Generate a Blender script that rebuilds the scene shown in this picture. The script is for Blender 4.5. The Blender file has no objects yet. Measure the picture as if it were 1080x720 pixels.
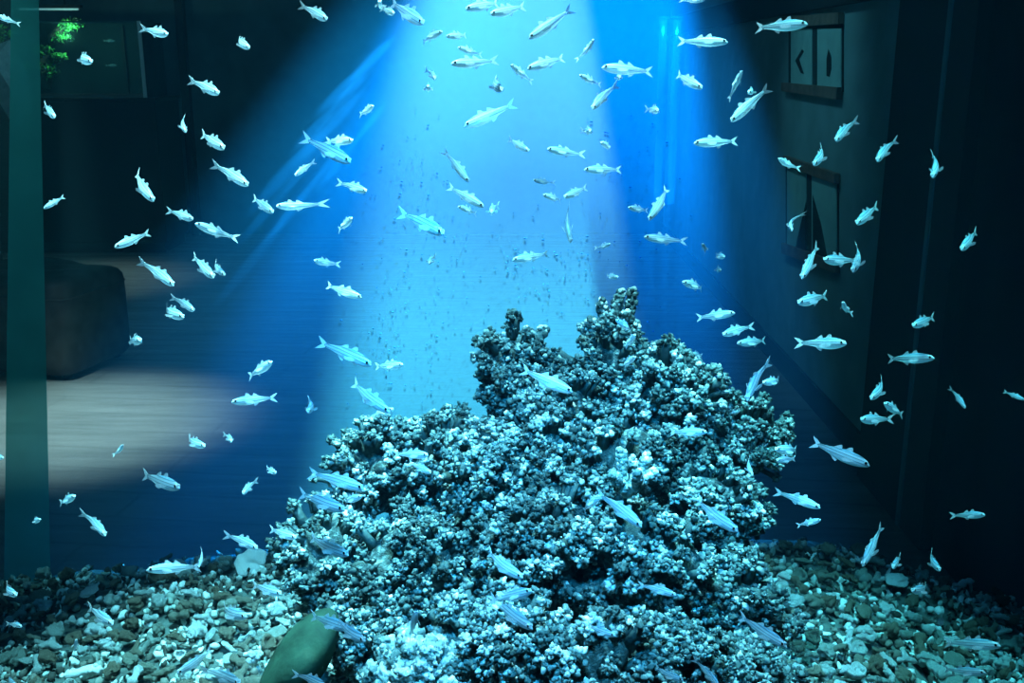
import bpy, math, random
import numpy as np
from mathutils import Vector, Matrix

random.seed(7)
RNG = np.random.default_rng(11)
SC = bpy.context.scene
COL = SC.collection
PI = math.pi

# ---------------------------------------------------------------- render look
SC.view_settings.view_transform = 'Standard'
try:
    SC.view_settings.look = 'None'
except Exception:
    pass
SC.view_settings.exposure = 0.0
SC.view_settings.gamma = 1.0
SC.view_settings.use_curve_mapping = False
SC.cycles.use_denoising = True
SC.cycles.transparent_max_bounces = 24
SC.cycles.max_bounces = 6
SC.cycles.volume_bounces = 0
SC.cycles.sample_clamp_indirect = 3.0

# ---------------------------------------------------------------- camera
CAM_H, PITCH, F = 1.38, math.radians(15), 1100.0
cd = bpy.data.cameras.new('camera')
cam = bpy.data.objects.new('camera', cd)
COL.objects.link(cam)
cd.sensor_width = 36.0
cd.lens = 36.0 * F / 1080.0
cd.clip_start = 0.02
cam.location = (0, 0, CAM_H)
cam.rotation_euler = (PI / 2 - PITCH, 0, 0)
SC.camera = cam
C0 = Vector((0, 0, CAM_H))
FW = Vector((0, math.cos(PITCH), -math.sin(PITCH)))
UP = Vector((0, math.sin(PITCH), math.cos(PITCH)))
RT = Vector((1, 0, 0))

def ray(px, py):
    return FW + RT * ((px - 540) / F) + UP * ((360 - py) / F)
def at(px, py, t):                       # point at depth t
    return C0 + ray(px, py) * t
def at_x(px, py, x):                     # point on the plane x = const
    d = ray(px, py); return C0 + d * (x / d.x)
def at_y(px, py, y):
    d = ray(px, py); return C0 + d * (y / d.y)
def at_z(px, py, z):
    d = ray(px, py); return C0 + d * ((z - CAM_H) / d.z)

# ---------------------------------------------------------------- materials
MATS = {}
def nt(name):
    m = bpy.data.materials.new(name); m.use_nodes = True
    MATS[name] = m
    t = m.node_tree
    return m, t, t.nodes, t.links, t.nodes['Principled BSDF'], t.nodes['Material Output']

def plain(name, col, rough=0.6, noise=0.0, scale=20.0, spec=0.4, metal=0.0, bump=0.0):
    m, t, N, L, p, out = nt(name)
    p.inputs['Base Color'].default_value = (*col, 1)
    p.inputs['Roughness'].default_value = rough
    p.inputs['Specular IOR Level'].default_value = spec
    p.inputs['Metallic'].default_value = metal
    if noise or bump:
        tc = N.new('ShaderNodeTexCoord'); tx = N.new('ShaderNodeTexNoise')
        tx.inputs['Scale'].default_value = scale; tx.inputs['Detail'].default_value = 5
        L.new(tc.outputs['Object'], tx.inputs['Vector'])
        if noise:
            r = N.new('ShaderNodeValToRGB')
            r.color_ramp.elements[0].position = .3; r.color_ramp.elements[1].position = .7
            r.color_ramp.elements[0].color = (*[c * (1 - noise) for c in col], 1)
            r.color_ramp.elements[1].color = (*[min(1, c * (1 + noise)) for c in col], 1)
            L.new(tx.outputs['Fac'], r.inputs['Fac']); L.new(r.outputs['Color'], p.inputs['Base Color'])
        if bump:
            b = N.new('ShaderNodeBump'); b.inputs['Strength'].default_value = bump
            b.inputs['Distance'].default_value = .01
            L.new(tx.outputs['Fac'], b.inputs['Height']); L.new(b.outputs['Normal'], p.inputs['Normal'])
    return m

def speckled(name, stops, scale, objrand=0.0, rough=0.75, bump=0.4, attr=None):
    """stops: [(pos, colour)...] driven by noise, a random value per object and a per-knob attribute"""
    m, t, N, L, p, out = nt(name)
    p.inputs['Roughness'].default_value = rough
    p.inputs['Specular IOR Level'].default_value = .25
    tc = N.new('ShaderNodeTexCoord'); tx = N.new('ShaderNodeTexNoise')
    tx.inputs['Scale'].default_value = scale; tx.inputs['Detail'].default_value = 4
    L.new(tc.outputs['Object'], tx.inputs['Vector'])
    cur = tx.outputs['Fac']
    def mixin(src, f):
        nonlocal cur
        a = N.new('ShaderNodeMath'); a.operation = 'MULTIPLY'; a.inputs[1].default_value = 1 - f
        b = N.new('ShaderNodeMath'); b.operation = 'MULTIPLY'; b.inputs[1].default_value = f
        s = N.new('ShaderNodeMath'); s.operation = 'ADD'
        L.new(cur, a.inputs[0]); L.new(src, b.inputs[0]); L.new(a.outputs[0], s.inputs[0]); L.new(b.outputs[0], s.inputs[1])
        cur = s.outputs[0]
    if objrand:
        oi = N.new('ShaderNodeObjectInfo'); mixin(oi.outputs['Random'], objrand)
    if attr:
        at_ = N.new('ShaderNodeAttribute'); at_.attribute_name = attr; mixin(at_.outputs['Fac'], .6)
    r = N.new('ShaderNodeValToRGB')
    e = r.color_ramp.elements
    e[0].position, e[0].color = stops[0][0], (*stops[0][1], 1)
    e[1].position, e[1].color = stops[-1][0], (*stops[-1][1], 1)
    for pos, c in stops[1:-1]:
        x = e.new(pos); x.color = (*c, 1)
    L.new(cur, r.inputs['Fac']); L.new(r.outputs['Color'], p.inputs['Base Color'])
    if bump:
        t2 = N.new('ShaderNodeTexNoise'); t2.inputs['Scale'].default_value = scale * 4; t2.inputs['Detail'].default_value = 3
        L.new(tc.outputs['Object'], t2.inputs['Vector'])
        b = N.new('ShaderNodeBump'); b.inputs['Strength'].default_value = bump; b.inputs['Distance'].default_value = .003
        L.new(t2.outputs['Fac'], b.inputs['Height']); L.new(b.outputs['Normal'], p.inputs['Normal'])
    return m

def glassy(name, tint, film, film_col, gloss=0.03):
    """clear pane: transparent, a thin diffusing film of settled dirt, a faint reflection"""
    m, t, N, L, p, out = nt(name)
    N.remove(p)
    tr = N.new('ShaderNodeBsdfTransparent'); tr.inputs[0].default_value = (*tint, 1)
    df = N.new('ShaderNodeBsdfDiffuse'); df.inputs[0].default_value = (*film_col, 1)
    if film > 0.1:
        tc = N.new('ShaderNodeTexCoord'); tx = N.new('ShaderNodeTexNoise')
        tx.inputs['Scale'].default_value = 16; tx.inputs['Detail'].default_value = 6
        r = N.new('ShaderNodeValToRGB')
        r.color_ramp.elements[0].color = (*[c * .86 for c in film_col], 1); r.color_ramp.elements[0].position = .3
        r.color_ramp.elements[1].color = (*film_col, 1); r.color_ramp.elements[1].position = .65
        L.new(tc.outputs['Object'], tx.inputs['Vector']); L.new(tx.outputs['Fac'], r.inputs['Fac']); L.new(r.outputs['Color'], df.inputs[0])
    gl = N.new('ShaderNodeBsdfGlossy'); gl.inputs['Roughness'].default_value = .05
    m1 = N.new('ShaderNodeMixShader'); m1.inputs[0].default_value = film
    m2 = N.new('ShaderNodeMixShader'); m2.inputs[0].default_value = gloss
    L.new(tr.outputs[0], m1.inputs[1]); L.new(df.outputs[0], m1.inputs[2])
    L.new(m1.outputs[0], m2.inputs[1]); L.new(gl.outputs[0], m2.inputs[2])
    L.new(m2.outputs[0], out.inputs['Surface'])
    return m

def emit(name, col, s):
    m, t, N, L, p, out = nt(name)
    p.inputs['Base Color'].default_value = (*col, 1)
    p.inputs['Emission Color'].default_value = (*col, 1); p.inputs['Emission Strength'].default_value = s
    return m

def fish_skin(name, back, side, alpha):
    m, t, N, L, p, out = nt(name)
    tc = N.new('ShaderNodeTexCoord'); sp = N.new('ShaderNodeSeparateXYZ'); L.new(tc.outputs['Object'], sp.inputs[0])
    r = N.new('ShaderNodeValToRGB'); mr = N.new('ShaderNodeMapRange')
    mr.inputs[1].default_value = -.12; mr.inputs[2].default_value = .12
    L.new(sp.outputs['Z'], mr.inputs[0]); L.new(mr.outputs[0], r.inputs['Fac'])
    e = r.color_ramp.elements
    e[0].position, e[0].color = .0, (*side, 1); e[1].position, e[1].color = 1., (*back, 1)
    dark = tuple(c * .36 for c in back)
    for pos, c in ((.38, side), (.42, dark), (.47, side), (.58, side), (.625, dark), (.67, side), (.77, tuple(.5 * (a + b) for a, b in zip(side, back))), (.81, dark), (.86, back)):
        x = e.new(pos); x.color = (*c, 1)
    L.new(r.outputs['Color'], p.inputs['Base Color'])
    p.inputs['Roughness'].default_value = .38
    p.inputs['Specular IOR Level'].default_value = .6
    tl = N.new('ShaderNodeBsdfTranslucent'); L.new(r.outputs['Color'], tl.inputs[0])
    mx = N.new('ShaderNodeMixShader'); mx.inputs[0].default_value = .3
    tr = N.new('ShaderNodeBsdfTransparent'); m2 = N.new('ShaderNodeMixShader')
    ax = N.new('ShaderNodeMapRange'); ax.inputs[1].default_value = .18; ax.inputs[2].default_value = -.38; ax.inputs[3].default_value = 0; ax.inputs[4].default_value = .58
    az = N.new('ShaderNodeMapRange'); az.inputs[1].default_value = -.01; az.inputs[2].default_value = .11; az.inputs[3].default_value = alpha; az.inputs[4].default_value = alpha + .22
    L.new(sp.outputs['X'], ax.inputs[0]); L.new(sp.outputs['Z'], az.inputs[0])
    sm = N.new('ShaderNodeMath'); sm.operation = 'ADD'; L.new(ax.outputs[0], sm.inputs[0]); L.new(az.outputs[0], sm.inputs[1]); L.new(sm.outputs[0], m2.inputs[0])
    L.new(p.outputs[0], mx.inputs[1]); L.new(tl.outputs[0], mx.inputs[2])
    L.new(mx.outputs[0], m2.inputs[1]); L.new(tr.outputs[0], m2.inputs[2]); L.new(m2.outputs[0], out.inputs['Surface'])
    return m

def fin_skin(name, col, alpha):
    m, t, N, L, p, out = nt(name)
    p.inputs['Base Color'].default_value = (*col, 1); p.inputs['Roughness'].default_value = .5
    tc = N.new('ShaderNodeTexCoord'); w = N.new('ShaderNodeTexWave'); w.inputs['Scale'].default_value = 14
    L.new(tc.outputs['Object'], w.inputs['Vector'])
    mr = N.new('ShaderNodeMapRange'); mr.inputs[3].default_value = alpha - .15; mr.inputs[4].default_value = alpha + .12
    L.new(w.outputs['Fac'], mr.inputs[0])
    tr = N.new('ShaderNodeBsdfTransparent'); m2 = N.new('ShaderNodeMixShader')
    L.new(mr.outputs[0], m2.inputs[0]); L.new(p.outputs[0], m2.inputs[1]); L.new(tr.outputs[0], m2.inputs[2])
    L.new(m2.outputs[0], out.inputs['Surface'])
    return m

M_FISH = fish_skin('fish_skin', (.28, .60, .78), (.70, .88, .95), .08)
M_FIN = fin_skin('fish_fin', (.80, .92, .95), .50)
M_IRIS = plain('fish_iris', (.75, .82, .84), .25)
M_PUPIL = plain('fish_pupil', (.01, .012, .015), .15)
CORAL_STOPS = [(.26, (.022, .042, .040)), (.44, (.06, .105, .098)), (.56, (.15, .22, .205)), (.67, (.38, .45, .42)), (.80, (.97, .87, .82))]
M_CORAL = speckled('coral_knobs', CORAL_STOPS, 60, attr='tone')
M_ROCK = speckled('reef_rock', [(.35, (.015, .028, .026)), (.55, (.06, .10, .09)), (.72, (.30, .36, .33))], 120, bump=1.0)
M_TEALCORAL = speckled('teal_coral', [(.3, (.10, .18, .16)), (.55, (.40, .50, .46)), (.75, (.85, .88, .82))], 50, attr='tone')
M_RUB = speckled('coral_rubble', [(.2, (.10, .07, .045)), (.36, (.27, .22, .15)), (.5, (.30, .36, .29)), (.60, (.60, .68, .62)), (.74, (.93, .95, .90))], 40, objrand=.45, bump=1.0)
M_RUBS = speckled('loose_rubble', [(.25, (.05, .045, .035)), (.42, (.20, .18, .14)), (.55, (.36, .42, .35)), (.72, (.88, .90, .82))], 38, attr='tone')
M_PALE = speckled('pale_coral', [(.3, (.45, .45, .40)), (.55, (.80, .82, .76)), (.75, (.95, .96, .92))], 40)
M_BED = plain('bed_sand', (.10, .12, .10), .9, .5, 60, bump=.6)
M_SMOOTH = speckled('green_boulder', [(.3, (.008, .028, .016)), (.6, (.02, .06, .035)), (.8, (.06, .11, .065))], 30, rough=.85)

# ---------------------------------------------------------------- mesh helpers
def ico(n):
    t = (1 + 5 ** .5) / 2
    v = [(-1, t, 0), (1, t, 0), (-1, -t, 0), (1, -t, 0), (0, -1, t), (0, 1, t), (0, -1, -t), (0, 1, -t), (t, 0, -1), (t, 0, 1), (-t, 0, -1), (-t, 0, 1)]
    f = [(0, 11, 5), (0, 5, 1), (0, 1, 7), (0, 7, 10), (0, 10, 11), (1, 5, 9), (5, 11, 4), (11, 10, 2), (10, 7, 6), (7, 1, 8), (3, 9, 4), (3, 4, 2), (3, 2, 6), (3, 6, 8), (3, 8, 9), (4, 9, 5), (2, 4, 11), (6, 2, 10), (8, 6, 7), (9, 8, 1)]
    v = [Vector(a).normalized() for a in v]
    for _ in range(n):
        cache, nf = {}, []
        def mid(a, b):
            k = (min(a, b), max(a, b))
            if k not in cache:
                v.append(((v[a] + v[b]) / 2).normalized()); cache[k] = len(v) - 1
            return cache[k]
        for a, b, c in f:
            ab, bc, ca = mid(a, b), mid(b, c), mid(c, a)
            nf += [(a, ab, ca), (b, bc, ab), (c, ca, bc), (ab, bc, ca)]
        f = nf
    return np.array([list(a) for a in v]), np.array(f)
ICO = [ico(i) for i in range(5)]

class MB:
    def __init__(s): s.v, s.f, s.t, s.n = [], [], [], 0
    def tri(s, v, f, tone=0.5):
        s.v.append(v); s.f.append(f + s.n); s.t.append(np.full(len(v), tone)); s.n += len(v)
    def mesh(s, name, mat, smooth=True):
        v = np.concatenate(s.v); f = np.concatenate(s.f); t = np.concatenate(s.t)
        me = bpy.data.meshes.new(name)
        me.vertices.add(len(v)); me.vertices.foreach_set('co', v.astype(np.float32).ravel())
        me.loops.add(len(f) * 3); me.loops.foreach_set('vertex_index', f.astype(np.int32).ravel())
        me.polygons.add(len(f)); me.polygons.foreach_set('loop_start', np.arange(len(f), dtype=np.int32) * 3)
        try: me.polygons.foreach_set('loop_total', np.full(len(f), 3, dtype=np.int32))
        except Exception: pass
        me.update(calc_edges=True); me.validate()
        me.polygons.foreach_set('use_smooth', np.full(len(me.polygons), smooth))
        a = me.attributes.new('tone', 'FLOAT', 'POINT'); a.data.foreach_set('value', t.astype(np.float32))
        if mat: me.materials.append(mat)
        return me
    def build(s, name, mat, parent=None, smooth=True, loc=None):
        return link(name, s.mesh(name, mat, smooth), parent, loc)

def link(name, me, parent=None, loc=None):
    o = bpy.data.objects.new(name, me); COL.objects.link(o)
    if parent: o.parent = parent
    if loc is not None: o.location = loc
    return o
def tag(o, label=None, cat=None, group=None, kind=None):
    if label: o['label'] = label
    if cat: o['category'] = cat
    if group: o['group'] = group
    if kind: o['kind'] = kind
    return o
def empty(name, loc, label=None, cat=None, group=None):
    o = bpy.data.objects.new(name, None); COL.objects.link(o); o.location = loc; o.empty_display_size = .05
    return tag(o, label, cat, group)

def pyd(name, v, f, mat, parent=None, smooth=False, loc=None):
    me = bpy.data.meshes.new(name); me.from_pydata([tuple(a) for a in v], [], f); me.update()
    if mat: me.materials.append(mat)
    if smooth: me.polygons.foreach_set('use_smooth', [True] * len(me.polygons))
    return link(name, me, parent, loc)
BOXF = [(0, 3, 2, 1), (4, 5, 6, 7), (0, 1, 5, 4), (1, 2, 6, 5), (2, 3, 7, 6), (3, 0, 4, 7)]
def box(name, lo, hi, mat, parent=None, bevel=0.0):
    (a, b, c), (d, e, f) = lo, hi
    o = pyd(name, [(a, b, c), (d, b, c), (d, e, c), (a, e, c), (a, b, f), (d, b, f), (d, e, f), (a, e, f)], BOXF, mat, parent)
    if bevel:
        m = o.modifiers.new('bevel', 'BEVEL'); m.width = bevel; m.segments = 3
    return o
def hexa(name, v, mat, parent=None, bevel=0.0):
    o = pyd(name, v, BOXF, mat, parent)
    if bevel:
        m = o.modifiers.new('bevel', 'BEVEL'); m.width = bevel; m.segments = 3
    return o
def tube(pts, rad, seg=8):
    """closed tapered tube along pts"""
    pts = [np.array(p, float) for p in pts]; n = len(pts); v = []; f = []
    for i, p in enumerate(pts):
        d = pts[min(i + 1, n - 1)] - pts[max(i - 1, 0)]; d = d / (np.linalg.norm(d) + 1e-9)
        a = np.cross(d, (0, 0, 1.)) if abs(d[2]) < .9 else np.cross(d, (1., 0, 0)); a /= np.linalg.norm(a); b = np.cross(d, a)
        for k in range(seg):
            w = 2 * PI * k / seg
            v.append(p + rad[i] * (math.cos(w) * a + math.sin(w) * b))
    for i in range(n - 1):
        for k in range(seg):
            q = (k + 1) % seg; A, B, Cc, D = i * seg + k, i * seg + q, (i + 1) * seg + q, (i + 1) * seg + k
            f += [(A, Cc, B), (A, D, Cc)]
    v.append(pts[0]); v.append(pts[-1]); s, e = len(v) - 2, len(v) - 1
    for k in range(seg):
        q = (k + 1) % seg
        f += [(s, k, q), (e, (n - 1) * seg + q, (n - 1) * seg + k)]
    return np.array(v), np.array(f)
class Bump:
    """smooth 3-D noise made of a few random waves"""
    def __init__(s, freq, n=10, seed=0):
        r = np.random.default_rng(seed); s.k = r.normal(size=(n, 3)) * freq; s.p = r.uniform(0, 6.28, n)
    def __call__(s, v): return np.sin(v @ s.k.T + s.p).sum(1) / len(s.p) ** .5

def rot_from(n):
    n = n / np.linalg.norm(n)
    a = np.cross(n, (0, 0, 1.)) if abs(n[2]) < .9 else np.cross(n, (1., 0, 0)); a /= np.linalg.norm(a)
    return np.stack([a, np.cross(n, a), n], 1)
def rand_rot():
    q = RNG.normal(size=4); q /= np.linalg.norm(q); w, x, y, z = q
    return np.array([[1 - 2 * (y * y + z * z), 2 * (x * y - z * w), 2 * (x * z + y * w)], [2 * (x * y + z * w), 1 - 2 * (x * x + z * z), 2 * (y * z - x * w)], [2 * (x * z - y * w), 2 * (y * z + x * w), 1 - 2 * (x * x + y * y)]])

# ================================================================ THE ROOM BEHIND THE TANK
XR, XL, YB, ZC = 1.25, -4.2, 8.6, 2.9
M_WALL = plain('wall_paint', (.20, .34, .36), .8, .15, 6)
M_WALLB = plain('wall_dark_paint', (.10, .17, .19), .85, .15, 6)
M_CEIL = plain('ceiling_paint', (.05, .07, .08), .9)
M_DARK = plain('black_laminate', (.012, .014, .016), .6)
M_POST = plain('dark_post', (.015, .02, .025), .6)

def floor_mat():
    m, t, N, L, p, out = nt('floor_planks')
    tc = N.new('ShaderNodeTexCoord'); mp = N.new('ShaderNodeMapping'); mp.inputs['Scale'].default_value = (.8, 9, 1)
    mp.inputs['Rotation'].default_value = (0, 0, .12)
    tx = N.new('ShaderNodeTexNoise'); tx.inputs['Scale'].default_value = 1.3; tx.inputs['Detail'].default_value = 8; tx.inputs['Roughness'].default_value = .7
    r = N.new('ShaderNodeValToRGB'); e = r.color_ramp.elements
    e[0].position, e[0].color = .36, (.20, .19, .18, 1); e[1].position, e[1].color = .64, (.33, .31, .295, 1)
    br = N.new('ShaderNodeTexBrick'); br.inputs['Scale'].default_value = 1.0; br.inputs['Brick Width'].default_value = 1.6; br.inputs['Row Height'].default_value = .19
    br.inputs['Mortar Size'].default_value = .008; br.inputs['Color1'].default_value = (1, 1, 1, 1); br.inputs['Color2'].default_value = (.90, .90, .90, 1); br.inputs['Mortar'].default_value = (.80, .80, .80, 1)
    m2 = N.new('ShaderNodeMapping'); m2.inputs['Rotation'].default_value = (0, 0, .12)
    mx = N.new('ShaderNodeMixRGB'); mx.blend_type = 'MULTIPLY'; mx.inputs[0].default_value = 1
    L.new(tc.outputs['Object'], mp.inputs[0]); L.new(mp.outputs[0], tx.inputs[0]); L.new(tx.outputs['Fac'], r.inputs[0])
    L.new(tc.outputs['Object'], m2.inputs[0]); L.new(m2.outputs[0], br.inputs[0])
    L.new(r.outputs[0], mx.inputs[1]); L.new(br.outputs['Color'], mx.inputs[2]); L.new(mx.outputs[0], p.inputs['Base Color'])
    p.inputs['Roughness'].default_value = .65
    return m
M_FLOOR = floor_mat()
tag(box('floor', (XL, -2.0, -.1), (XR + 1.2, YB + .1, 0), M_FLOOR), 'grey brown plank floor of the dark room', kind='structure')
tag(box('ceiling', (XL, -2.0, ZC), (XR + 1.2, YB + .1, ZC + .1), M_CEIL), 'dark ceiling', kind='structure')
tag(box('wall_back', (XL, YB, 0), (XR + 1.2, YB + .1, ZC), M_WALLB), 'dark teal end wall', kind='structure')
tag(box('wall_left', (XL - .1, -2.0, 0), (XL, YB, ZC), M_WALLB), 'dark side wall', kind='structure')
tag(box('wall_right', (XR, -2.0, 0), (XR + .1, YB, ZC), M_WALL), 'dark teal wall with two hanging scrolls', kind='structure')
# pilaster on the right wall
ya, yb = at_x(1000, 300, XR - .06).y, at_x(941, 300, XR).y
tag(box('column_right', (XR - .06, ya, 0), (XR, yb, ZC), M_POST), 'dark pilaster on the wall beside the scrolls', kind='structure')
tag(box('trim_1', (XR - .065, ya + .16, 0), (XR - .06, ya + .185, ZC), MATS['wall_dark_paint']), kind='structure')
tag(box('trim_2', (XR - .03, yb, at_x(900, 4, XR).z), (XR, YB, at_x(900, 4, XR).z + .12), M_POST), 'dark picture rail high on the wall', kind='structure')
tag(box('baseboard_right', (XR - .015, yb, 0), (XR, YB, .1), M_POST), kind='structure')
tag(box('darkening_panel', (XR - .03, -1.6, 0), (XR - .002, ya - .02, 2.5), plain('black_panel', (.012, .016, .02), .9, spec=.1)), 'black panel added to darken the wall beyond the dark pilaster', kind='structure')  # black sheet added to darken this stretch of wall
# dark post on the end wall
pa, pb = at_y(195, 150, YB - .08), at_y(203, 150, YB - .08)
tag(box('column_left', (pa.x, YB - .08, 0), (pb.x, YB, ZC), M_POST), 'narrow dark post on the end wall', kind='structure')

# ---- hanging scrolls on the right wall
M_PAPER = plain('scroll_paper', (.30, .52, .50), .8, .12, 12)
M_ROD = plain('scroll_rod', (.20, .135, .11), .6, .3, 25)
M_INK = plain('scroll_ink', (.008, .012, .014), .8)
M_BACKING = plain('scroll_backing', (.02, .035, .04), .8)
def slab_on_wall(name, poly, x0, th, mat, parent):
    """flat polygon given by image corners, standing proud of the right wall by th"""
    v = [at_x(px, py, x0) for px, py in poly]
    n = len(v)
    vv = [tuple(a) for a in v] + [(a.x - th, a.y, a.z) for a in v]
    f = [tuple(range(n)), tuple(range(2 * n - 1, n - 1, -1))] + [(i, i + n, (i + 1) % n + n, (i + 1) % n) for i in range(n)]
    root_w = parent.location
    vv = [(a[0] - root_w.x, a[1] - root_w.y, a[2] - root_w.z) for a in vv]
    return pyd(name, vv, f, mat, parent)
def scroll(label, top, papers, bottom, backing, inks):
    base = at_x(860, backing[2][1], XR)
    s = empty('hanging_scroll', base, label, 'scroll', 'hanging scrolls on the wall')
    slab_on_wall('backing', backing, XR - .001, .006, M_BACKING, s)
    for p in papers: slab_on_wall('paper', p, XR - .007, .004, M_PAPER, s)
    slab_on_wall('top_rod', top, XR - .004, .022, M_ROD, s)
    if bottom: slab_on_wall('bottom_rod', bottom, XR - .004, .022, M_ROD, s)
    for p in inks: slab_on_wall('ink_mark', p, XR - .011, .0015, M_INK, s)
scroll('hanging scroll with two ink marked paper panels, upper of the two on the wall',
       [(829, 18), (890, 13), (890, 25), (829, 29)], [[(835, 30), (857, 30), (857, 90), (835, 88)], [(863, 30), (888, 30), (888, 94), (863, 91)]],
       [(829, 87), (889, 92), (888, 105), (829, 96)], [(833, 27), (890, 24), (890, 97), (833, 92)],
       [[(846, 52), (848, 54), (843, 63), (848, 78), (845, 77), (839, 64)], [(874, 52), (877, 60), (877, 72), (875, 81), (872, 80), (872, 62)]])
scroll('hanging scroll with a dark painted peak, lower of the two on the wall',
       [(831, 164), (886, 183), (886, 194), (831, 174)], [[(831, 175), (851, 182), (851, 266), (831, 258)], [(857, 185), (883, 194), (883, 278), (857, 269)]],
       [(829, 256), (886, 276), (886, 288), (829, 267)], [(830, 173), (885, 192), (885, 280), (830, 261)],
       [[(850.5, 212), (850.5, 266), (839, 262), (845, 235)], [(857.5, 206), (866, 236), (873, 273), (857.5, 268)]])

# ---- planted aquarium on a black cabinet against the end wall
YC = 7.7
c0, c1 = at_y(-30, 103, YC), at_y(163, 103, YC)
cab = empty('cabinet', (c0.x, YC, 0), 'tall black cabinet under the planted aquarium', 'cabinet')
box('body', (0, 0, .08), (c1.x - c0.x, .55, c1.z - .03), M_DARK, cab, .006)
box('plinth', (.03, .03, 0), (c1.x - c0.x - .03, .52, .08), M_POST, cab)
box('top', (-.01, -.01, c1.z - .03), (c1.x - c0.x + .01, .56, c1.z), M_DARK, cab, .004)
a0, a1 = at_y(-25, 98, YC + .02), at_y(155, 98, YC + .02)
ztop = at_y(100, 22, YC + .02).z
W, H, Dp = a1.x - a0.x, ztop - c1.z, .45
M_PANE2 = glassy('small_tank_glass', (.75, .95, .95), .06, (.4, .8, .8), .02)
M_SILVER = plain('grey_edge', (.85, .90, .88), .5)
M_RIMD = plain('bronze_edge', (.22, .20, .17), .6)
M_AQBACK = plain('small_tank_back', (.012, .045, .05), .8, .25, 8)
aq = empty('planted_aquarium', (a0.x, YC + .02, c1.z), 'dim planted aquarium with pale corner edge on black cabinet', 'aquarium')
box('front_glass', (0, 0, .004), (W, .006, H), M_PANE2, aq)
box('back_panel', (0, Dp - .01, .004), (W, Dp, H), M_AQBACK, aq)
box('floor_panel', (0, 0, 0), (W, Dp, .004), M_DARK, aq)
box('end_panel', (W - .006, .006, .004), (W, Dp - .01, H), M_AQBACK, aq)
box('corner_edge', (W - .024, -.012, 0), (W, 0, H * 1.0), M_SILVER, aq)
box('bottom_rim', (0, -.01, .0), (W - .026, 0, .028), M_RIMD, aq)
box('top_rim', (0, -.008, H - .012), (W - .026, 0, H), plain('teal_edge', (.10, .22, .22), .6), aq)
box('inner_edge', (W * .755, Dp - .03, .004), (W * .755 + .02, Dp - .012, H - .02), M_POST, aq)
# driftwood with leafy clumps
M_WOOD = plain('driftwood', (.20, .14, .09), .8, .4, 30)
def leaf_mat():
    m, t, N, L, p, out = nt('aquatic_leaf')
    tc = N.new('ShaderNodeTexCoord'); tx = N.new('ShaderNodeTexNoise'); tx.inputs['Scale'].default_value = 14
    r = N.new('ShaderNodeValToRGB'); e = r.color_ramp.elements
    e[0].position, e[0].color = .40, (.008, .035, .015, 1); e[1].position, e[1].color = .62, (.22, .85, .16, 1)
    L.new(tc.outputs['Object'], tx.inputs[0]); L.new(tx.outputs['Fac'], r.inputs[0]); L.new(r.outputs[0], p.inputs['Base Color'])
    p.inputs['Roughness'].default_value = .5
    return m
M_LEAF = leaf_mat()
def leaves(name, centre, r, n, parent, mat, size=.03):
    mb = MB()
    base = np.array([(-.5, 0, 0), (0, .26, .04), (.5, 0, 0.1), (0, -.26, .04), (-.5, 0, -.03), (0, .26, 0), (.5, 0, .07), (0, -.26, 0)])
    fc = np.array([(0, 3, 1), (1, 3, 2), (4, 5, 7), (5, 6, 7), (0, 1, 5), (0, 5, 4), (1, 2, 6), (1, 6, 5), (2, 3, 7), (2, 7, 6), (3, 0, 4), (3, 4, 7)])
    for _ in range(n):
        p = RNG.normal(size=3); p /= np.linalg.norm(p); p = np.array(centre) + p * np.array(r) * RNG.uniform(.4, 1)
        mb.tri((base * size * RNG.uniform(.6, 1.3)) @ rand_rot().T + p, fc, RNG.uniform())
    return mb.build(name, mat, parent)
def inaq(px, py, dy=.18):
    p = at_y(px, py, YC + dy); return p
dw0 = inaq(40, 93)
dw = empty('driftwood', dw0, 'mossy driftwood branch with green leaf clumps in the planted aquarium', 'driftwood')
rel = lambda px, py, dy=.18: tuple(inaq(px, py, dy) - dw0)
v, f = tube([rel(44, 92), rel(46, 75), rel(48, 55), rel(56, 40), rel(66, 28), rel(84, 24)], [.07, .065, .04, .035, .03, .018], 10)
mb = MB(); v = v + .008 * Bump(40, 8, 3)(v)[:, None]; mb.tri(v, f); mb.build('branch', M_WOOD, dw)
v, f = tube([rel(46, 70), rel(54, 66), rel(66, 60)], [.04, .03, .015], 8); mb = MB(); mb.tri(v, f); mb.build('branch', M_WOOD, dw)
for (px, py, r, n) in ((72, 26, .05, 60), (66, 40, .05, 60), (46, 53, .045, 60), (62, 60, .04, 45), (48, 74, .07, 80), (27, 74, .05, 50), (80, 24, .04, 40)):
    leaves('leaf_clump', rel(px, py, .14), (r * 1.7, r * .9, r * .95), n * 2, dw, M_LEAF, .036)
pl0 = inaq(6, 93)
apl = empty('aquatic_plant', pl0, 'dark bushy plant beside the driftwood in the planted aquarium', 'plant')
v, f = tube([(0, 0, 0), (.02, 0, .2), (-.02, 0, .42)], [.02, .015, .008], 8); mb = MB(); mb.tri(v, f); mb.build('stem', M_WOOD, apl)
leaves('foliage', (0, 0, .27), (.13, .1, .2), 260, apl, M_LEAF, .045)

# thin strip lamp above it
la, lb = at_y(21, 9.5, YC + .1), at_y(83, 10.5, YC + .1)
lamp = empty('strip_lamp', (la.x, YC + .1, la.z), 'thin pale strip lamp glowing above the planted aquarium', 'lamp')
box('tube', (0, -.012, -.008), (lb.x - la.x, .004, .005), emit('strip_glow', (.62, .68, .66), .45), lamp)
box('housing', (-.02, -.02, .005), (lb.x - la.x + .02, .03, .03), M_DARK, lamp)
for hx in (.1, lb.x - la.x - .1):
    box('hanger', (hx, 0, .03), (hx + .006, .006, ZC - la.z), M_DARK, lamp)
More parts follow.
